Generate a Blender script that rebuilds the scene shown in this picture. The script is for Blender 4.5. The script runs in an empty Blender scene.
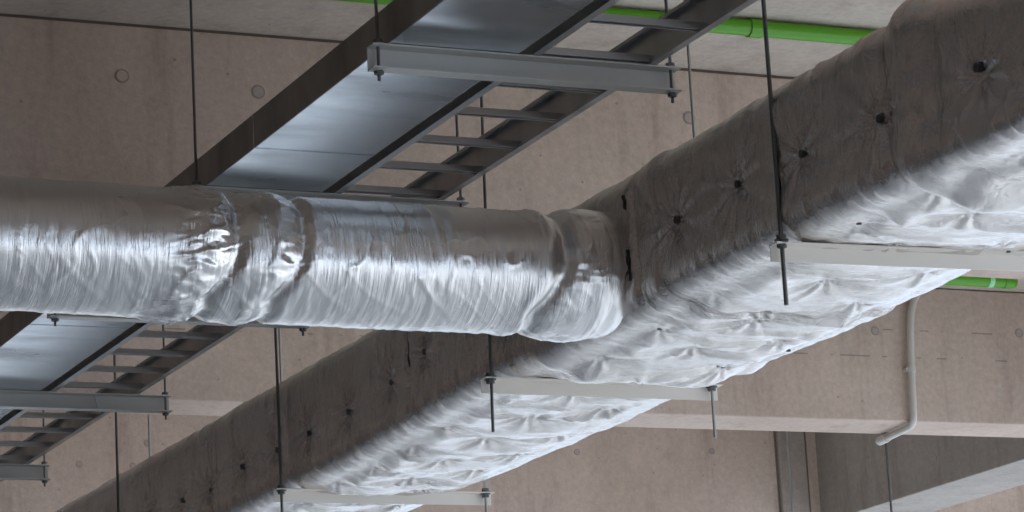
import bpy, math, random
import numpy as np
from mathutils import Vector, Matrix

random.seed(7)
scene = bpy.context.scene
COL = scene.collection
CZ = 1.6                      # eye height above the floor; heights below are given from the eye

# ------------------------------------------------------------------ camera
YAW, PITCH, ROLL, FPX = 0.433584, 0.232322, -0.0549226, 3123.8
fw = Vector((math.sin(YAW)*math.cos(PITCH), math.cos(YAW)*math.cos(PITCH), math.sin(PITCH)))
rt = Vector((math.cos(YAW), -math.sin(YAW), 0)); up = rt.cross(fw)
R_ = rt*math.cos(ROLL) + up*math.sin(ROLL); U_ = -rt*math.sin(ROLL) + up*math.cos(ROLL)
cd = bpy.data.cameras.new('camera'); cam = bpy.data.objects.new('camera', cd); COL.objects.link(cam)
cd.sensor_width = 36; cd.lens = FPX/1024*36; cd.clip_start = .05; cd.clip_end = 300
M3 = Matrix((R_, U_, -fw)).transposed()
cam.matrix_world = Matrix.Translation((0, 0, CZ)) @ M3.to_4x4()
scene.camera = cam

# ------------------------------------------------------------------ sky, sun, daylight, exposure
w = bpy.data.worlds.new('world'); scene.world = w; w.use_nodes = True
nt = w.node_tree; bg = nt.nodes['Background']
bg.inputs['Color'].default_value = (0.62, 0.78, 1.0, 1); bg.inputs['Strength'].default_value = 1.0
sd = bpy.data.lights.new('sun', 'SUN'); sd.energy = 11; sd.angle = math.radians(20); sd.color = (1, .96, .91)
sun = bpy.data.objects.new('sun', sd); COL.objects.link(sun)
SUN_FROM = Vector((math.cos(math.radians(24))*math.cos(math.radians(-30)), math.cos(math.radians(24))*math.sin(math.radians(-30)), math.sin(math.radians(24))))
sun.rotation_euler = SUN_FROM.to_track_quat('Z', 'Y').to_euler()
sun.location = (20, 10, 12)
vs = scene.view_settings
vs.view_transform = 'Standard'; vs.look = 'None'; vs.gamma = 1; vs.use_curve_mapping = False
vs.exposure = 0.55

# ------------------------------------------------------------------ helpers
class MB:
    def __init__(s): s.v = []; s.f = []
    def add(s, vs_, fs):
        n = len(s.v); s.v += [tuple(v) for v in vs_]; s.f += [tuple(i+n for i in f) for f in fs]; return s
    def box(s, x0, x1, y0, y1, z0, z1):
        return s.add([(x0,y0,z0),(x1,y0,z0),(x1,y1,z0),(x0,y1,z0),(x0,y0,z1),(x1,y0,z1),(x1,y1,z1),(x0,y1,z1)],
                     [(0,3,2,1),(4,5,6,7),(0,1,5,4),(1,2,6,5),(2,3,7,6),(3,0,4,7)])
    def cyl(s, p0, p1, r, n=12, r1=None, cap=True):
        p0 = Vector(p0); p1 = Vector(p1); d = (p1-p0).normalized()
        a = d.orthogonal().normalized(); b = d.cross(a); r1 = r if r1 is None else r1
        vs_ = []
        for p, rr in ((p0, r), (p1, r1)):
            vs_ += [tuple(p + (a*math.cos(2*math.pi*i/n) + b*math.sin(2*math.pi*i/n))*rr) for i in range(n)]
        fs = [(i, (i+1) % n, n+(i+1) % n, n+i) for i in range(n)]
        if cap: fs += [tuple(range(n))[::-1], tuple(range(n, 2*n))]
        return s.add(vs_, fs)
    def tube(s, path, r, n=14):
        path = [Vector(p) for p in path]; vs_ = []; a = None
        for i, p in enumerate(path):
            d = (path[min(i+1, len(path)-1)] - path[max(i-1, 0)]).normalized()
            a = d.orthogonal().normalized() if a is None else (a - d*a.dot(d)).normalized()
            b = d.cross(a)
            rr = r[i] if isinstance(r, (list, tuple)) else r
            vs_ += [tuple(p + (a*math.cos(2*math.pi*k/n) + b*math.sin(2*math.pi*k/n))*rr) for k in range(n)]
        fs = []
        for i in range(len(path)-1):
            for k in range(n):
                fs.append((i*n+k, i*n+(k+1) % n, (i+1)*n+(k+1) % n, (i+1)*n+k))
        m = (len(path)-1)*n
        fs += [tuple(range(n))[::-1], tuple(range(m, m+n))]
        return s.add(vs_, fs)
    def prism(s, prof, axis, a0, a1):
        """closed 2-D outline swept along x or y"""
        n = len(prof)
        if axis == 'x': vs_ = [(a, p[0], p[1]) for a in (a0, a1) for p in prof]
        else: vs_ = [(p[0], a, p[1]) for a in (a0, a1) for p in prof]
        fs = [(i, (i+1) % n, n+(i+1) % n, n+i) for i in range(n)]
        fs += [tuple(range(n))[::-1], tuple(range(n, 2*n))]
        return s.add(vs_, fs)
    def build(s, name, m, parent=None, smooth=False, bevel=0):
        import bmesh
        me = bpy.data.meshes.new(name)
        o_ = Vector((0, 0, -CZ)) + (Vector(parent.get('_o', (0, 0, 0))) if parent else Vector((0, 0, 0)))
        me.from_pydata([tuple(Vector(v) - o_) for v in s.v], [], s.f)
        bm = bmesh.new(); bm.from_mesh(me); bmesh.ops.recalc_face_normals(bm, faces=bm.faces)
        if bevel:
            es = [e for e in bm.edges if len(e.link_faces) == 2 and e.calc_face_angle(0) > .6]
            bmesh.ops.bevel(bm, geom=es, offset=bevel, segments=2, affect='EDGES', profile=.6)
        bm.to_mesh(me); bm.free()
        if smooth:
            for p in me.polygons: p.use_smooth = True
            try: me.set_sharp_from_angle(angle=math.radians(40))
            except Exception: pass
        ob = bpy.data.objects.new(name, me); COL.objects.link(ob)
        me.materials.append(m)
        if parent: ob.parent = parent
        return ob

def tag(o, label, cat, group=None):
    o['label'] = label; o['category'] = cat
    if group: o['group'] = group
    return o
def thing(name, loc, label, cat, group=None):
    """an Empty at the thing's base; parts are parented to it"""
    o = bpy.data.objects.new(name, None); COL.objects.link(o)
    o.location = (loc[0], loc[1], loc[2]+CZ); o.empty_display_size = .1
    o['_o'] = (loc[0], loc[1], loc[2]+CZ)
    return tag(o, label, cat, group)
def struct(o): o['kind'] = 'structure'; return o

# ------------------------------------------------------------------ materials
def mat(name, col, rough=.6, metal=0.):
    m = bpy.data.materials.new(name); m.use_nodes = True
    b = m.node_tree.nodes['Principled BSDF']
    b.inputs['Base Color'].default_value = (*col, 1); b.inputs['Roughness'].default_value = rough
    b.inputs['Metallic'].default_value = metal
    return m, m.node_tree, b
def nnode(t, kind, **kw):
    n = t.nodes.new(kind)
    for k, v in kw.items():
        if k in n.inputs: n.inputs[k].default_value = v
        else: setattr(n, k, v)
    return n
def ramp(t, fac, stops):
    r = t.nodes.new('ShaderNodeValToRGB'); e = r.color_ramp.elements
    while len(e) < len(stops): e.new(.5)
    for i, (p, c) in enumerate(stops): e[i].position = p; e[i].color = (*c, 1) if len(c) == 3 else c
    t.links.new(fac, r.inputs['Fac']); return r
def mixc(t, fac, a, b, blend='MIX'):
    n = t.nodes.new('ShaderNodeMix'); n.data_type = 'RGBA'; n.blend_type = blend
    for sock, v in ((n.inputs[0], fac), (n.inputs[6], a), (n.inputs[7], b)):
        if hasattr(v, 'type') and hasattr(v, 'links'): t.links.new(v, sock)
        elif isinstance(v, (int, float)): sock.default_value = v
        else: sock.default_value = (*v, 1)
    return n.outputs[2]

def concrete(name, c0, c1, dashes=None, board=False):
    m, t, b = mat(name, c0, .85)
    tc = nnode(t, 'ShaderNodeTexCoord'); P = tc.outputs['Object']
    n1 = nnode(t, 'ShaderNodeTexNoise', Scale=1.3, Detail=6.0, Roughness=.6)
    mp = nnode(t, 'ShaderNodeMapping'); mp.inputs['Scale'].default_value = (1, 1, 1.0)
    t.links.new(P, mp.inputs['Vector']); t.links.new(mp.outputs[0], n1.inputs['Vector'])
    r1 = ramp(t, n1.outputs['Fac'], [(.3, c0), (.7, c1)])
    n2 = nnode(t, 'ShaderNodeTexNoise', Scale=34.0, Detail=4.0, Roughness=.7); t.links.new(P, n2.inputs['Vector'])
    r2 = ramp(t, n2.outputs['Fac'], [(.3, (.86, .86, .86)), (.7, (1.08, 1.08, 1.08))])
    col = mixc(t, 1., r1.outputs[0], r2.outputs[0], 'MULTIPLY')
    # vertical run stains
    mp2 = nnode(t, 'ShaderNodeMapping'); mp2.inputs['Scale'].default_value = (5, 5, .7)
    t.links.new(P, mp2.inputs['Vector'])
    n3 = nnode(t, 'ShaderNodeTexNoise', Scale=1.4, Detail=5.0, Roughness=.65); t.links.new(mp2.outputs[0], n3.inputs['Vector'])
    r3 = ramp(t, n3.outputs['Fac'], [(.28, (.80, .77, .75)), (.46, (1, 1, 1)), (.72, (1.07, 1.06, 1.05))])
    col = mixc(t, 1., col, r3.outputs[0], 'MULTIPLY')
    # small blow-holes
    vo = nnode(t, 'ShaderNodeTexVoronoi', Scale=9.0); t.links.new(P, vo.inputs['Vector'])
    r4 = ramp(t, vo.outputs['Distance'], [(.035, (.55, .5, .47)), (.06, (1, 1, 1))])
    col = mixc(t, .8, col, r4.outputs[0], 'MULTIPLY')
    if dashes:
        sx = nnode(t, 'ShaderNodeSeparateXYZ'); t.links.new(P, sx.inputs[0])
        for zz in dashes:
            a = nnode(t, 'ShaderNodeMath', operation='SUBTRACT'); t.links.new(sx.outputs['Z'], a.inputs[0]); a.inputs[1].default_value = zz
            ab = nnode(t, 'ShaderNodeMath', operation='ABSOLUTE'); t.links.new(a.outputs[0], ab.inputs[0])
            lt = nnode(t, 'ShaderNodeMath', operation='LESS_THAN'); t.links.new(ab.outputs[0], lt.inputs[0]); lt.inputs[1].default_value = .0035
            nd = nnode(t, 'ShaderNodeTexNoise', Scale=11.0, Detail=3.0); t.links.new(P, nd.inputs['Vector'])
            gt = nnode(t, 'ShaderNodeMath', operation='GREATER_THAN'); t.links.new(nd.outputs['Fac'], gt.inputs[0]); gt.inputs[1].default_value = .55
            mu = nnode(t, 'ShaderNodeMath', operation='MULTIPLY'); t.links.new(lt.outputs[0], mu.inputs[0]); t.links.new(gt.outputs[0], mu.inputs[1])
            m2 = nnode(t, 'ShaderNodeMath', operation='MULTIPLY'); t.links.new(mu.outputs[0], m2.inputs[0]); m2.inputs[1].default_value = .5
            col = mixc(t, m2.outputs[0], col, (.10, .08, .07))
    t.links.new(col, b.inputs['Base Color'])
    bp = nnode(t, 'ShaderNodeBump', Strength=.25, Distance=.01); t.links.new(n2.outputs['Fac'], bp.inputs['Height'])
    t.links.new(bp.outputs[0], b.inputs['Normal'])
    return m

M = {}
M['conc'] = concrete('board_cast_concrete', (.48, .362, .288), (.58, .452, .372))
M['conc_dash'] = concrete('concrete_with_bleed_line', (.48, .362, .288), (.58, .452, .372), dashes=(3.262*.97714+CZ, 3.118*.97714+CZ))
M['slab'] = concrete('slab_concrete', (.50, .42, .35), (.60, .515, .435))
M['blocker_dark'] = concrete('light_blocker_dark_brown', (.13, .10, .085), (.17, .135, .115))
M['conc_grey'] = concrete('grey_concrete', (.34, .295, .255), (.42, .365, .32))
M['conc_grey2'] = concrete('column_concrete', (.33, .27, .225), (.40, .335, .285))
M['floor'] = concrete('floor_concrete', (.35, .42, .51), (.45, .525, .62))
M['tie'] = mat('tie_hole_plug', (.24, .18, .15), .9)[0]
M['tie_rim'] = mat('tie_hole_rim', (.32, .25, .215), .9)[0]
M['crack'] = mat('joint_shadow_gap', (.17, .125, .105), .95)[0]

def foil(name, sc, strength, dist, base=(.74, .75, .77), rough=.3, cs=(16, 30, 1), ca=.45):
    m, t, b = mat(name, base, rough, 1.)
    uv = nnode(t, 'ShaderNodeUVMap')
    mp = nnode(t, 'ShaderNodeMapping'); mp.inputs['Scale'].default_value = sc
    t.links.new(uv.outputs[0], mp.inputs['Vector'])
    n1 = nnode(t, 'ShaderNodeTexNoise', Scale=1.0, Detail=3.0, Roughness=.55, Distortion=.4)
    t.links.new(mp.outputs[0], n1.inputs['Vector'])
    # scrim mesh of the foil facing: fine regular grid
    mp2 = nnode(t, 'ShaderNodeMapping'); mp2.inputs['Scale'].default_value = (70, 70, 70)
    t.links.new(uv.outputs[0], mp2.inputs['Vector'])
    n2 = nnode(t, 'ShaderNodeTexNoise', Scale=1.6, Detail=5.0, Roughness=.7); t.links.new(mp2.outputs[0], n2.inputs['Vector'])
    mp3 = nnode(t, 'ShaderNodeMapping'); mp3.inputs['Scale'].default_value = cs
    t.links.new(uv.outputs[0], mp3.inputs['Vector'])
    n4 = nnode(t, 'ShaderNodeTexNoise', Scale=1.0, Detail=4.0, Roughness=.6, Distortion=.5); t.links.new(mp3.outputs[0], n4.inputs['Vector'])
    cr = ramp(t, n4.outputs['Fac'], [(.42, (0, 0, 0)), (.5, (1, 1, 1)), (.58, (0, 0, 0))])
    b0 = nnode(t, 'ShaderNodeBump', Strength=ca, Distance=.0022); t.links.new(cr.outputs[0], b0.inputs['Height'])
    b1 = nnode(t, 'ShaderNodeBump', Strength=strength, Distance=dist); t.links.new(b0.outputs[0], b1.inputs['Normal']); t.links.new(n1.outputs['Fac'], b1.inputs['Height'])
    b2 = nnode(t, 'ShaderNodeBump', Strength=strength*.7, Distance=dist*.5); t.links.new(n2.outputs['Fac'], b2.inputs['Height'])
    t.links.new(b1.outputs[0], b2.inputs['Normal']); t.links.new(b2.outputs[0], b.inputs['Normal'])
    n3 = nnode(t, 'ShaderNodeTexNoise', Scale=2.5, Detail=4.0); t.links.new(uv.outputs[0], n3.inputs['Vector'])
    r = ramp(t, n3.outputs['Fac'], [(.3, (rough*.8,)*3), (.7, (rough*1.25,)*3)]); t.links.new(r.outputs[0], b.inputs['Roughness'])
    return m
M['foil'] = foil('crinkled_foil_facing', (9, 48, 1), .6, .004, base=(.74, .69, .65), rough=.23)
M['foil_round'] = foil('hoop_wrinkled_foil_facing', (4, 85, 1), .4, .003, base=(.73, .705, .685), rough=.27, cs=(4, 42, 1), ca=.22)

def galv(name, base, rough, blot=.5, sc=(2., 5., 3)):
    m, t, b = mat(name, base, rough, 1.)
    tc = nnode(t, 'ShaderNodeTexCoord')
    mp = nnode(t, 'ShaderNodeMapping'); mp.inputs['Scale'].default_value = sc; t.links.new(tc.outputs['Object'], mp.inputs['Vector'])
    n = nnode(t, 'ShaderNodeTexNoise', Scale=1.0, Detail=5.0, Roughness=.5, Distortion=.5); t.links.new(mp.outputs[0], n.inputs['Vector'])
    r = ramp(t, n.outputs['Fac'], [(.3, tuple(c*(1-blot*.6) for c in base)), (.52, base), (.7, tuple(min(1, c*(1+blot*.35)) for c in base))])
    t.links.new(r.outputs[0], b.inputs['Base Color'])
    rr = ramp(t, n.outputs['Fac'], [(.3, (rough*1.3,)*3), (.7, (rough*.75,)*3)]); t.links.new(rr.outputs[0], b.inputs['Roughness'])
    return m
M['trunk'] = galv('galvanised_sheet', (.58, .62, .66), .22, .8)
M['trunk_shade'] = galv('shade_painted_sheet', (.27, .25, .235), .5, .3)  # dark reflection on the trunking side, put into the metal colour
M['ladder'] = galv('galvanised_ladder_steel', (.46, .46, .46), .4, .3)
M['channel'] = mat('galvanised_channel_steel', (.56, .54, .50), .45, .25)[0]
M['cream'] = mat('cream_painted_steel', (.82, .755, .675), .5)[0]
M['rod'] = mat('dark_threaded_rod', (.16, .16, .155), .5, .8)[0]
M['zinc'] = mat('zinc_rod', (.42, .43, .41), .45, .8)[0]
M['green'] = mat('green_plastic', (.095, .33, .008), .35)[0]
M['green_lt'] = mat('pale_green_tape', (.35, .75, .40), .5)[0]
M['pvc'] = mat('off_white_pvc', (.58, .53, .48), .4)[0]
M['pin'] = mat('insulation_pin_washer', (.05, .045, .042), .5)[0]
M['crease'] = mat('open_seam_dark', (.03, .028, .027), .8)[0]

# ------------------------------------------------------------------ the building, with unseen walls added to block light
H = 3.42; ZB = .794*H                     # slab soffit and beam soffit
KB = H/3.5                               # bay pitch follows the slab height
YA, YB, YC = 10.36*KB, 13.629*KB, 16.9*KB; TH = .35
XG = 9.86*KB; XE = 14.6; YS = -6.0
struct(MB().box(-1.3, 60, -40, 45, -1.8, -1.6).build('floor', M['floor']))
struct(MB().box(-1.3, XE, YS, 45, H, H+.25).build('ceiling', M['slab']))
struct(MB().box(-1.6, -1.3, -12, 45, -1.6, H+.25).build('light_blocker_left', M['blocker_dark']))  # unseen dark wall, added close by to cut bounce from the left
struct(MB().box(-1.6, 4.2, YS-.3, YS, -1.6, H+.25).build('light_blocker_front', M['blocker_dark']))  # unseen partial wall, added to keep light from behind off the left
struct(MB().box(-1.6, XE, 45, 45.3, -1.6, H+.25).build('sky_blocker_back', M['conc_grey']))  # unseen end wall, added to keep sky out of the foil reflections
for k, y in enumerate((YA-6.54*KB, YA-3.27*KB, YA, YB, YC, YC+3.27*KB, YC+6.54*KB, YC+9.8*KB)):
    b = MB().box(-1.3, XE, y, y+(.255 if y == YA else TH), ZB, H-(.012 if y == YA else .005)).build('concrete_beam', M['conc_dash'] if y == YB else M['conc'], bevel=.008)
    struct(b)
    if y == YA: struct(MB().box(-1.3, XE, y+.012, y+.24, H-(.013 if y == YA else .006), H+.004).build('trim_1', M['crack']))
g = struct(MB().box(XG, XG+.51, YS, 45, ZB+.001, H+.01).build('concrete_girder', M['conc_grey'], bevel=.008))
c = struct(MB().box(9.575*KB, 9.765*KB, YC-.03, YC+.4, -1.6, H).build('concrete_column', M['conc_grey2'], bevel=.006))
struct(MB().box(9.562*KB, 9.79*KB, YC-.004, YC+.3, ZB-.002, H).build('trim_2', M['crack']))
def tie(kind, a, b_, r, y=None, x=None, parent=None):
    """round cast-in tie hole: dark rim and paler plug"""
    a, b_ = a*KB, b_*KB
    if y is not None:
        MB().cyl((a, y-.002, b_), (a, y+.01, b_), r, 20).build('tie_hole', M['tie_rim'], parent)
        MB().cyl((a, y-.003, b_), (a, y+.01, b_), r*.76, 20).build('plug', M['conc'] if kind and a < 3.3 else M['tie'], parent)
    else:
        MB().cyl((x-.002, a, b_), (x+.01, a, b_), r, 20).build('tie_hole', M['tie'], parent)
M['plug_pale'] = concrete('tie_plug_concrete', (.38, .305, .26), (.44, .365, .32))
M['tie'] = M['plug_pale']
beams = [o for o in COL.objects if o.name.startswith('concrete_beam')]
bA, bB, bC = beams[2], beams[3], beams[4]
for x, z in ((3.29, 3.296), (3.808, 3.273), (5.589, 3.294)) : tie(1, x, z, .026, y=YA, parent=bA)
for x, z in ((8.358, 3.252), (9.244, 3.274), (7.4, 3.25), (5.3, 3.26)): tie(0, x, z, .024, y=YB, parent=bB)
for x, z in ((9.117, 3.222), (8.187, 3.196), (5.054, 3.06), (5.459, 3.19), (5.372, 3.055), (9.3, 2.7)): tie(0, x, z, .019, y=YC, parent=bC)
for y, z in ((16.451, 2.927), (15.537, 2.947)): tie(0, y, z, .03, x=XG, parent=g)

# ------------------------------------------------------------------ noise for the foil jackets
def vnoise(u, v, seed):
    rs = np.random.RandomState(seed); T = rs.rand(256, 256)
    iu = np.floor(u).astype(int); iv = np.floor(v).astype(int); fu = u-iu; fv = v-iv
    fu = fu*fu*(3-2*fu); fv = fv*fv*(3-2*fv)
    g_ = lambda a, b: T[a % 256, b % 256]
    return (g_(iu, iv)*(1-fu)+g_(iu+1, iv)*fu)*(1-fv)+(g_(iu, iv+1)*(1-fu)+g_(iu+1, iv+1)*fu)*fv - .5
def fbm(u, v, seed, o=3):
    r = 0; a = 1.
    for i in range(o): r = r + a*vnoise(u*2**i+i*7.3, v*2**i+i*3.1, seed+i); a *= .5
    return r
def ridge(u, v, seed): return 1-np.abs(2*vnoise(u, v, seed))*1.0
def grid_mesh(name, P, UV, m, parent=None, closed=True):
    """P: (ny, nv, 3) rings; each ring closed"""
    ny, nv, _ = P.shape
    o_ = np.array(parent['_o']) if parent else np.zeros(3)
    Q = P.reshape(-1, 3).copy(); Q[:, 2] += CZ; Q -= o_
    me = bpy.data.meshes.new(name)
    a = np.arange(ny-1)[:, None]*nv; k = np.arange(nv)[None, :]; k2 = (k+1) % nv
    F = np.stack([a+k, a+k2, a+nv+k2, a+nv+k], -1).reshape(-1, 4)
    me.vertices.add(len(Q)); me.vertices.foreach_set('co', Q.astype(np.float32).ravel())
    me.loops.add(F.size); me.loops.foreach_set('vertex_index', F.astype(np.int32).ravel())
    me.polygons.add(len(F)); me.polygons.foreach_set('loop_start', np.arange(0, F.size, 4, dtype=np.int32))
    me.polygons.foreach_set('loop_total', np.full(len(F), 4, dtype=np.int32))
    me.polygons.foreach_set('use_smooth', np.ones(len(F), dtype=bool))
    uvl = me.uv_layers.new(name='UVMap'); u = UV.reshape(-1, 2)[F.ravel()]
    uvl.data.foreach_set('uv', u.astype(np.float32).ravel())
    me.update(); me.validate()
    me.materials.append(m)
    o = bpy.data.objects.new(name, me); COL.objects.link(o)
    if parent: o.parent = parent
    return o

# ------------------------------------------------------------------ big rectangular duct in quilted foil insulation
XL, XR, Z0, Z1, RC = 3.81, 4.56, 1.803, 2.225, .085
HANG_Y = (6.60, 8.345, 10.34, 12.22)
LEFT_PINS = [(5.30, 1.97), (5.682, 1.974), (6.139, 1.985), (6.507, 1.996), (6.848, 2.01), (7.203, 2.0), (7.86, 2.0), (8.30, 2.0), (8.973, 2.008),
             (9.329, 1.982), (9.763, 1.965), (10.167, 1.97), (10.501, 1.97), (10.855, 1.969), (11.243, 1.944), (11.6, 1.96), (11.97, 1.97), (12.4, 1.97), (12.8, 1.97)]
rs = np.random.RandomState(3)
BOT_PINS = []
for cx, off in ((3.925, 0.), (4.13, .18), (4.345, .02), (4.50, .2)):
    y = 5.30+off
    while y < 13.5:
        BOT_PINS.append((cx+rs.uniform(-.02, .02), y+rs.uniform(-.03, .03))); y += .375
Ltop, Lside = XR-XL-2*RC, Z1-Z0-2*RC; Lc = math.pi/2*RC
def ring_param():
    """arc position and kind for one ring: top (right to left), down the left side, along the bottom, up the right side"""
    out = []
    def seg(n, f):
        for i in range(n): out.append(f(i/n))
    v0 = 0
    seg(14, lambda t: (XR-RC-t*Ltop, Z1, 0, 1, t*Ltop)); v0 += Ltop
    seg(10, lambda t: (XL+RC-RC*math.sin(t*math.pi/2), Z1-RC+RC*math.cos(t*math.pi/2), -math.sin(t*math.pi/2), math.cos(t*math.pi/2), v0+t*Lc)); v1 = v0+Lc
    seg(42, lambda t: (XL, Z1-RC-t*Lside, -1, 0, v1+t*Lside)); v2 = v1+Lside
    seg(14, lambda t: (XL+RC-RC*math.cos(t*math.pi/2), Z0+RC-RC*math.sin(t*math.pi/2), -math.cos(t*math.pi/2), -math.sin(t*math.pi/2), v2+t*Lc)); v3 = v2+Lc
    seg(84, lambda t: (XL+RC+t*Ltop, Z0, 0, -1, v3+t*Ltop)); v4 = v3+Ltop
    seg(10, lambda t: (XR-RC+RC*math.sin(t*math.pi/2), Z0+RC-RC*math.cos(t*math.pi/2), math.sin(t*math.pi/2), -math.cos(t*math.pi/2), v4+t*Lc)); v5 = v4+Lc
    seg(14, lambda t: (XR, Z0+RC+t*Lside, 1, 0, v5+t*Lside)); v6 = v5+Lside
    seg(8, lambda t: (XR-RC+RC*math.cos(t*math.pi/2), Z1-RC+RC*math.sin(t*math.pi/2), math.cos(t*math.pi/2), math.sin(t*math.pi/2), v6+t*Lc))
    return np.array(out), v1, v2, v3, v4
RP, V1, V2, V3, V4 = ring_param(); V5_ = V4+Lc
ys = np.concatenate([np.arange(4.9, 8.795, .0075), np.arange(8.8, 11.49, .010), np.arange(11.5, 15.5, .03)])
V = RP[None, :, 4]; Y = ys[:, None]; V, Y = np.broadcast_arrays(V, Y)
nx, nz = RP[None, :, 2], RP[None, :, 3]
D = np.zeros(V.shape)
side_w = np.clip(-nx, 0, 1)*np.ones_like(V); bot_w = np.clip(-nz, 0, 1)*np.ones_like(V)
# soft long folds and fine crumple everywhere
D += .010*fbm(V*4, Y*3.1, 11) + .0028*fbm(V*6, Y*26, 21, 3) + .0012*side_w*fbm(V*9, Y*75, 25, 2)
D += .0045*side_w*(np.clip(ridge(V*3.0+1.3*vnoise(V*3, Y*3, 5), Y*11, 31)-.86, 0, 1)/.14)
# corner crumple: short ripples running across the rounded lower edge
corner = np.exp(-((V-(V2+V3)/2)/.07)**2)
D += corner*(.006*fbm(V*9, Y*42, 41, 3))
# quilting of the underside: the blanket hangs between its pins
W = np.full(V.shape, 9.); RW = np.zeros(V.shape)
for i, (px, py) in enumerate(BOT_PINS):
    dv = V-(V3+px-XL-RC); dy = Y-py
    r = np.sqrt(dv**2+dy**2); W = np.minimum(W, np.sqrt((dv*.62)**2+dy**2))
    th = np.arctan2(dv, dy)
    msk = r < .3
    k = 7+i % 4
    RW += np.where(msk, .0085*np.cos(k*th+i+3*vnoise(th*3+9, r*9, 50+i % 9))*np.exp(-r/.07)*(1-np.exp(-r/.02)), 0)
sag = .040*(1-np.exp(-W/.085))
bump_amp = .75+.7*(fbm(V*1.5, Y*1.2, 61, 2)+.5)*.6
touch = np.ones(V.shape)
for hy in HANG_Y: touch *= 1-.92*np.exp(-((Y-hy)/.07)**2)
sm = lambda a: np.clip(a, 0, 1)**2*(3-2*np.clip(a, 0, 1))
bw = sm((V-V3+.02)/.09)*sm((V4-.01-V)/.10)
D += bw*(sag*bump_amp*touch + RW)
uu = np.clip((V-V3)/(V4-V3), 0, 1)
for h0, h1, am in ((4.7, 6.6, .012), (6.6, 8.345, .005), (8.38, 10.34, .012), (10.34, 12.22, .012)):
    D += sm((V-V2)/.2)*sm((V5_-V)/.05)*am*np.sin(np.pi*np.clip((Y-h0)/(h1-h0), 0, 1))**.7
D += .012*bw*np.exp(-((Y-8.1)/.14)**2)*touch
# long creases linking pins across the duct (convex fold lines)
for s_, a_ in ((71, .008), (72, .003)):
    rr = ridge(V*2.2+.5*vnoise(V*4, Y*2, s_+20), Y*5.5+.8*vnoise(V*2.3, Y*1.1, s_+30), s_)
    D += bw*a_*np.clip((rr-.84)/.16, 0, 1)*touch
# side pins
for i, (py, pz) in enumerate(LEFT_PINS):
    dv = V-(V1+(Z1-RC)-pz); dy = Y-py
    r = np.sqrt(dv**2+dy**2); th = np.arctan2(dv, dy); k = 8+i % 3
    D += side_w*np.where(r < .35, -.020*np.exp(-r/.045)+.0075*np.cos((k+3)*th+i+3*vnoise(th*3+9, r*9, 80+i % 9))*np.exp(-r/.095)*(1-np.exp(-r/.015)), 0)
# seams between the wrapped lengths, and the flange joints under them
def g_(y0, s): return np.exp(-((Y-y0)/s)**2)
wob = .03*vnoise(V*3, Y*0+1, 91)
for y0, dep, wid in ((7.43, .020, .012), (8.17, .0, .012), (9.13, .018, .012), (10.95, .014, .012), (6.2, .0, .02)):
    D -= dep*np.exp(-((Y-y0-wob)/wid)**2)
D += .022*g_(5.985, .05)*(1+.5*bot_w) - .016*g_(6.10, .03) - .010*g_(5.87, .035)
D += .012*g_(8.07, .07)*(.4+bot_w)
D += .012/(1+np.exp((Y-8.16-wob)/.008))*(Y > 7.3)*(.5+.7*bot_w)*touch - 0
D += np.exp(-((V-(V2+V3)/2)/.055)**2)*(.008+.024*sm((5.97-Y)/.06))
D += .006*(fbm(V*16, Y*40, 95, 2))*(g_(5.99, .12)+g_(8.1, .1)+.8*g_(7.43, .06))
# crumpled collar where the side branch meets it
base_x = RP[None, :, 0]*np.ones_like(V); base_z = RP[None, :, 1]*np.ones_like(V)
# nearest length: its top comes down towards the camera end
tp = np.clip((5.93-Y)/.5, 0, 1.1); frac = (base_z-Z0)/(Z1-Z0)
base_z = base_z - tp*.10*frac
base_z = base_z - .012*frac/(1+np.exp(-(Y-7.45)/.01))
far = np.clip((Y-8.2)/.3, 0, 1)
base_z = base_z + (.022*sm((Y-8.5)/1.6)-far*.004)*frac
base_x = base_x + .062*sm((Y-8.5)/1.6)*(XR-base_x)/(XR-XL)      # the duct narrows a little further on
# hangers press the underside level
P = np.stack([base_x+nx*D, Y, base_z+nz*D], -1)
UV = np.stack([V, Y], -1)
duct = thing('insulated_duct', (4.18, 8.4, 1.8), 'large rectangular duct wrapped in quilted silver foil running diagonally through the frame', 'duct')
grid_mesh('foil_jacket', P, UV, M['foil'], duct)
def surf_left(py, pz):
    i = int(np.argmin(np.abs(ys-py))); j0 = 24
    j = j0+int(np.argmin(np.abs(P[i, j0:j0+42, 2]-pz))); return P[i, j]
for py, pz in LEFT_PINS:
    if py > 12: continue
    p = surf_left(py, pz)
    MB().cyl((p[0]-.011, p[1], p[2]), (p[0]+.004, p[1], p[2]), .0105, 18).build('insulation_pin', M['pin'], duct)
def slit(y0, za, zb, wd):
    pts = [surf_left(y0+.004*math.sin(k*1.7), za+(zb-za)*k/10) for k in range(11)]
    vs_ = []; n = len(pts)
    for k, p in enumerate(pts):
        w_ = wd*math.sin(math.pi*(k+.4)/(n-.2))**.6
        vs_ += [(p[0]-.006, y0+.004*math.sin(k*1.7)-w_, p[2]), (p[0]-.006, y0+.004*math.sin(k*1.7)+w_, p[2]), (p[0]+.006, y0+w_, p[2]), (p[0]+.006, y0-w_, p[2])]
    fs = [(0, 1, 2, 3), tuple(4*n-4+i for i in (3, 2, 1, 0))]
    for k in range(n-1):
        for e in range(4): fs.append((4*k+e, 4*k+(e+1) % 4, 4*k+4+(e+1) % 4, 4*k+4+e))
    MB().add(vs_, fs).build('open_seam', M['crease'], duct)
slit(9.13, 2.14, 1.99, .003); slit(7.46, 2.165, 2.09, .0025); slit(7.46, 1.98, 1.86, .002)
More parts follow.
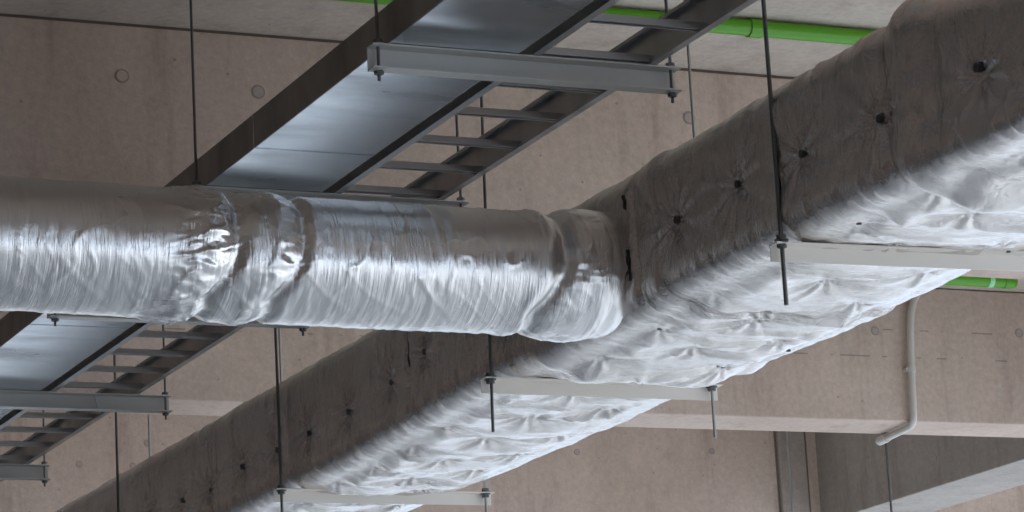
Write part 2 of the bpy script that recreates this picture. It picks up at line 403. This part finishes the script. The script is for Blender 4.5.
for n_, (px, py) in enumerate(BOT_PINS):
    if py < 8.0 and n_ % 3 == 0:
        i = int(np.argmin(np.abs(ys-py))); j0 = 80; j = j0+int(np.argmin(np.abs(P[i, j0:j0+84, 0]-px))); p = P[i, j]
        MB().cyl((p[0], p[1], p[2]-.003), (p[0], p[1], p[2]+.004), .007, 12).build('insulation_pin', M['pin'], duct)

# ------------------------------------------------------------------ round branch duct
RY, RZ, RR = 7.64, 1.945, .172
xs = np.concatenate([np.arange(-1.28, 1.9, .03), np.arange(1.9, 3.83, .006)])
nt_ = 220
th = np.linspace(0, 2*np.pi, nt_, endpoint=False)
X, T = np.meshgrid(xs, th, indexing='ij')
D = .0022*fbm(X*2.5, T*2.2, 101, 2)+.0020*fbm(X*42, T*1.2+.8*vnoise(X*4, T*3, 9), 111, 2)
tw = np.concatenate([T], 0)
cl = lambda a: np.clip(a, 0, 1)
low = cl(-np.sin(T)*1.2)             # T: 0 = towards +Y, pi = towards camera, 3pi/2 = down
# deeper long hoop creases
rr = ridge(X*15+.5*vnoise(X*5, T*3, 13), T*.45, 121); D += .0022*cl((rr-.93)/.07)
# slanting drape wrinkles low on the pipe
rr = ridge(X*16-T*2.6, T*.6, 131); D += .0018*low*cl((rr-.85)/.15)
gx = lambda x0, s: np.exp(-((X-x0)/s)**2)
lean = .05*(np.sin(T)-0)                                            # joints lean a little from bottom to top
Xl = X+.02*vnoise(T*2, X*0, 17)+.07*low**2
gl = lambda x0, s: np.exp(-((Xl-x0)/s)**2)
D += .008*gl(2.60, .055)-.014*gl(2.685, .022)+.003*gl(2.76, .04)+.006*gl(2.80, .025)-.013*gl(2.865, .02)
D += (gl(2.61, .07)+.5*gl(2.83, .05))*(.011*fbm(X*20, T*9, 141, 3)+.008*cl((ridge(X*7, T*6+X*8, 151)-.75)/.25))
D += .014*gl(3.77, .06)+.008*gl(3.69, .05)-.014*gl(3.625, .022)+.006*gl(3.58, .03)
D += gl(3.70, .09)*(.007*fbm(X*14, T*5, 161, 3))
D -= .012*cl((X-3.785)/.04)**2
Rr = RR+D; LZ = .011*np.clip(3.1-X, 0, 3)
Pp = np.stack([X, RY+Rr*np.cos(T), RZ+LZ+Rr*np.sin(T)], -1)
UV2 = np.stack([T*RR, X], -1)
rd = grid_mesh('round_duct', Pp[:, ::-1], UV2[:, ::-1], M['foil_round'])
tag(rd, 'round duct wrapped in wrinkled silver foil crossing from the left edge into the big duct', 'duct')

# ------------------------------------------------------------------ galvanised trunking and cable ladder
KL = 1.03                                # the whole run of trunking and ladder
ZT = 2.35*KL
Y0T, Y1T = 5.4, 15.5
t = thing('cable_trunking', (3.09, 10, ZT), 'wide galvanised sheet metal trunking running beside the cable ladder under the slab', 'cable trunking')
x0, x1 = 2.912*KL, 3.272*KL
MB().box(x0, x1, Y0T, Y1T, ZT+.001, ZT+.102).build('trunking_body', M['trunk'], t, bevel=.002)
for y in (6.0, 8.2, 10.6, 13.0):
    MB().prism([(x0-.003, ZT+.104), (x0-.003, ZT-.0015), (x1+.002, ZT-.0015), (x1+.002, ZT+.104), (x1, ZT+.104), (x1, ZT+.0008), (x0, ZT+.0008), (x0, ZT+.104)], 'y', y, y+.004).build('joint_strip', M['trunk'], t)
o = MB().box(x0-.0015, x0-.0002, Y0T, Y1T, ZT+.002, ZT+.103).build('painted_shade_skin', M['trunk_shade'], t); o['label'] = 'thin side skin with dark reflection painted into its colour'  # skin added over the galvanised side to carry painted shade
MB().box(x0+.001, x1-.001, Y0T, Y1T, ZT+.102, ZT+.104).build('lid', M['trunk'], t)
t = thing('cable_ladder', (3.49, 10, ZT), 'open galvanised cable ladder with cross rungs beside the sheet metal trunking', 'cable ladder')
LX0, LX1, LH = 3.31*KL, 3.668*KL, .108
def c_profile(xw, s, h=LH, fl=.024, th_=.003, lip=.010):
    z0, z1 = ZT+.001, ZT+h
    p = [(xw, z0), (xw+s*fl, z0), (xw+s*fl, z0+lip), (xw+s*(fl-th_), z0+lip), (xw+s*(fl-th_), z0+th_), (xw+s*th_, z0+th_),
         (xw+s*th_, z1-th_), (xw+s*(fl-th_), z1-th_), (xw+s*(fl-th_), z1-lip), (xw+s*fl, z1-lip), (xw+s*fl, z1), (xw, z1)]
    return p
MB().prism(c_profile(LX0, 1), 'y', Y0T, Y1T).build('side_rail', M['ladder'], t)
MB().prism(c_profile(LX1, -1), 'y', Y0T, Y1T).build('side_rail', M['ladder'], t)
for y in (5.76, 6.05, 6.34, 6.63, 6.92, 7.2, 7.48, 7.77, 8.05, 8.33, 8.63, 8.93, 9.23, 9.53, 9.82, 10.1, 10.39, 10.70, 11.01, 11.32, 11.63, 11.94, 12.25, 12.57, 12.9, 13.2, 13.5, 13.8):
    y = (y+.042)*KL; a, b_, z0, z1, q_ = y-.0125, y+.0125, ZT+.005, ZT+.025, .003
    MB().prism([(a, z0), (a+.007, z0), (a+.007, z0+q_), (a+q_, z0+q_), (a+q_, z1-q_), (b_-q_, z1-q_), (b_-q_, z0+q_), (b_-.007, z0+q_), (b_-.007, z0), (b_, z0), (b_, z1), (a, z1)],
               'x', LX0+.0035, LX1-.0035).build('rung', M['ladder'], t)

# ------------------------------------------------------------------ hangers
def nut(x, y, z, parent, mt, r=.013, h=.011):
    return MB().cyl((x, y, z), (x, y, z+h), r, 6).build('nut', mt, parent)
def washer(x, y, z, parent, mt):
    return MB().cyl((x, y, z), (x, y, z+.003), .018, 16).build('washer', mt, parent)

LB = [('galvanised channel bracket under trunking and ladder, fully in view near the top', 6.955, 2.868, 3.74),
      ('galvanised channel bracket half hidden behind the top edge of the round duct', 8.38, 2.865, 3.75),
      ('galvanised channel bracket just showing under the lower edge of the round duct', 9.87, 2.865, 3.79),
      ('galvanised channel bracket below the round duct at the left edge, carrying the ladder', 11.43, 2.865, 3.80),
      ('lowest galvanised channel bracket in the lower left corner', 13.0, 2.865, 3.76)]
for i, (lab, y, xa, xb) in enumerate(LB):
    y, xa, xb = y*KL, xa*KL, xb*KL
    ztop = ZB if i in (0, 2, 4) else H      # these hang from the beams
    t = thing('channel_bracket', ((xa+xb)/2, y, ZT-.066), lab, 'bracket', 'channel brackets carrying the ladder and trunking')
    hb, dp, q_ = .066, .046, .004
    z1, z0 = ZT-.0005, ZT-.0005-hb
    MB().prism([(y+dp, z0), (y+dp, z1), (y, z1), (y, z1-q_), (y+dp-q_, z1-q_), (y+dp-q_, z0+q_), (y, z0+q_), (y, z0)], 'x', xa, xb).build('channel', M['channel'], t)
    for xr in (xa+.022, xb-.022):
        yr = y+.022
        r_ = MB().cyl((xr, yr, z0-.030), (xr, yr, ztop-.001), .0044, 10).build('threaded_rod', M['rod'], t, smooth=True)
        nut(xr, yr, z0-.013, t, M['rod']); washer(xr, yr, z0-.0035, t, M['channel'])
        nut(xr, yr, z1+.004, t, M['rod']); washer(xr, yr, z1+.0005, t, M['channel'])
DH = [('cream angle hanger under the big duct at the right edge, a long rod above it', 6.60, 3.785, 4.66),
      ('cream angle hanger under the big duct behind its sagging foil at centre', 8.34, 3.753, 4.552),
      ('cream angle hanger under the big duct at the bottom edge of the frame', 10.34, 3.818, 4.665),
      ('hanger beyond the bottom left, seen only as a rod before the concrete', 12.22, 3.80, 4.585)]
for i, (lab, y, xa, xb) in enumerate(DH):
    t = thing('duct_hanger', ((xa+xb)/2, y, 1.75), lab, 'hanger', 'angle hangers under the big duct')
    zt = 1.8; hw = .044; q_ = .004; dp = .04
    # web at the back, flange towards the camera at the top, front corners clipped
    MB().prism([(y+dp, zt-hw), (y+dp, zt), (y, zt), (y, zt-q_), (y+dp-q_, zt-q_), (y+dp-q_, zt-hw)], 'x', xa, xb).build('angle_bar', M['cream'], t, bevel=.001).rotation_euler = (0, -.013 if i == 0 else 0, 0)
    for k, xr in enumerate((xa+.022, xb-.03)):
        yr = y+.016; top = Vector((xr+(.035 if i == 1 and k == 0 else 0), yr, (ZB if i == 2 else H)-.001))
        MB().cyl((xr, yr, zt-.165), tuple(top), (.0058, .0048, .0052, .0052)[i], 12).build('threaded_rod', M['rod'] if k == 0 else M['zinc'], t, smooth=True)
        nut(xr, yr, zt-.018, t, M['rod']); washer(xr, yr, zt-.0075, t, M['rod'])
        nut(xr, yr, zt+.004, t, M['rod']); washer(xr, yr, zt+.0005, t, M['rod'])

# ------------------------------------------------------------------ green pipes below the slab
GY, GZ = 9.51, H-.036
t = thing('green_pipe', (5, 9.51, 3.5), 'bright green pipe under the slab crossing behind the ladder at the top', 'pipe')
MB().tube([(-1.28, GY, GZ), (2, GY, GZ), (7.6, GY, GZ)], .031, 20).build('pipe', M['green'], t, smooth=True)
for x in (5.40,): MB().cyl((x, GY, GZ), (x+.05, GY, GZ), .036, 22).build('coupling', M['green'], t, smooth=True)
GY, GZ = 12.97, H-.038
t = thing('green_pipe', (8.2, 12.97, 3.5), 'short capped end of a bright green pipe beside the foil duct at the right edge', 'pipe')
MB().tube([(3, GY, GZ), (6, GY, GZ), (8.77, GY, GZ)], .035, 20).build('pipe', M['green'], t, smooth=True)
MB().tube([(8.73, GY, GZ), (8.78, GY, GZ), (8.798, GY, GZ), (8.806, GY, GZ)], [.038, .038, .032, .02], 20).build('end_cap', M['green'], t, smooth=True)
MB().cyl((8.635, GY, GZ), (8.662, GY, GZ), .0368, 20).build('tape_band', M['green_lt'], t, smooth=True)

# ------------------------------------------------------------------ white drain pipe on the beam
def arc(c, a, b_, r, n=8):
    return [tuple(Vector(c)+Vector(a)*math.cos(k/n*math.pi/2)*r+Vector(b_)*math.sin(k/n*math.pi/2)*r) for k in range(n+1)]
yp = YB-.034; pk = KB*.9985
t = thing('drain_pipe', (8.54*pk, YB, ZB), 'off-white plastic conduit down the concrete beam and hooked beneath its soffit', 'pipe')
path = [(x*pk, yp, z*pk) for x, z in ((8.66, 3.49), (8.635, 3.47), (8.60, 3.42), (8.575, 3.35), (8.562, 3.25), (8.552, 3.1), (8.545, 2.95))]
path += [(8.54*pk, yp, ZB+.05)] + arc((8.54*pk, yp+.055, ZB+.03), (0, -1, 0), (0, 0, -1), .055)
path += [(8.56*pk, 13.8*pk, ZB-.026), (8.585*pk, 13.98*pk, ZB-.026)]
MB().tube(path, .0185, 16).build('pipe', M['pvc'], t, smooth=True)
MB().tube([(8.582*pk, 13.96*pk, ZB-.026), (8.595*pk, 14.06*pk, ZB-.026), (8.597*pk, 14.075*pk, ZB-.026)], [.0235, .0235, .018], 16).build('end_socket', M['pvc'], t, smooth=True)
MB().cyl((8.549*pk, yp, 2.96), (8.548*pk, yp, 2.995), .0235, 16).build('coupling', M['pvc'], t, smooth=True)
MB().box(8.515*pk, 8.54*pk, yp-.004, YB, 2.97, 2.985).build('clip', M['pvc'], t)

# ------------------------------------------------------------------ lone rods in the background
def rod(x, y, z0, r, m, label):
    o = MB().cyl((x, y, z0), (x, y, H-.002), r, 10).build('hanging_rod', m, smooth=True); tag(o, label, 'rod'); return o
rod(9.165*KB*.995, YC-2, 2.2, .0065, M['rod'], 'thin dark rod hanging below the drain pipe at the lower right')
rod(9.60*KB, YC-.10, 1.9, .008, M['zinc'], 'thin pale rod hanging in front of the concrete column')
rod(4.94, 15.25, 2.4, .006, M['zinc'], 'thin pale rod hanging before the beam at lower left above the foil duct')
o = MB().tube([(x*KL, 11.46*KL, z*KL) for x, z in ((3.455, 2.345), (3.46, 2.365), (3.475, 2.372), (3.49, 2.36), (3.50, 2.33), (3.507, 2.30), (3.515, 2.275))], .0022, 8).build('tie_wire', M['channel'], smooth=True)
tag(o, 'small bent loop of pale wire hooked over the channel bracket at left', 'wire')
for o in list(COL.objects):
    if '_o' in o: del o['_o']
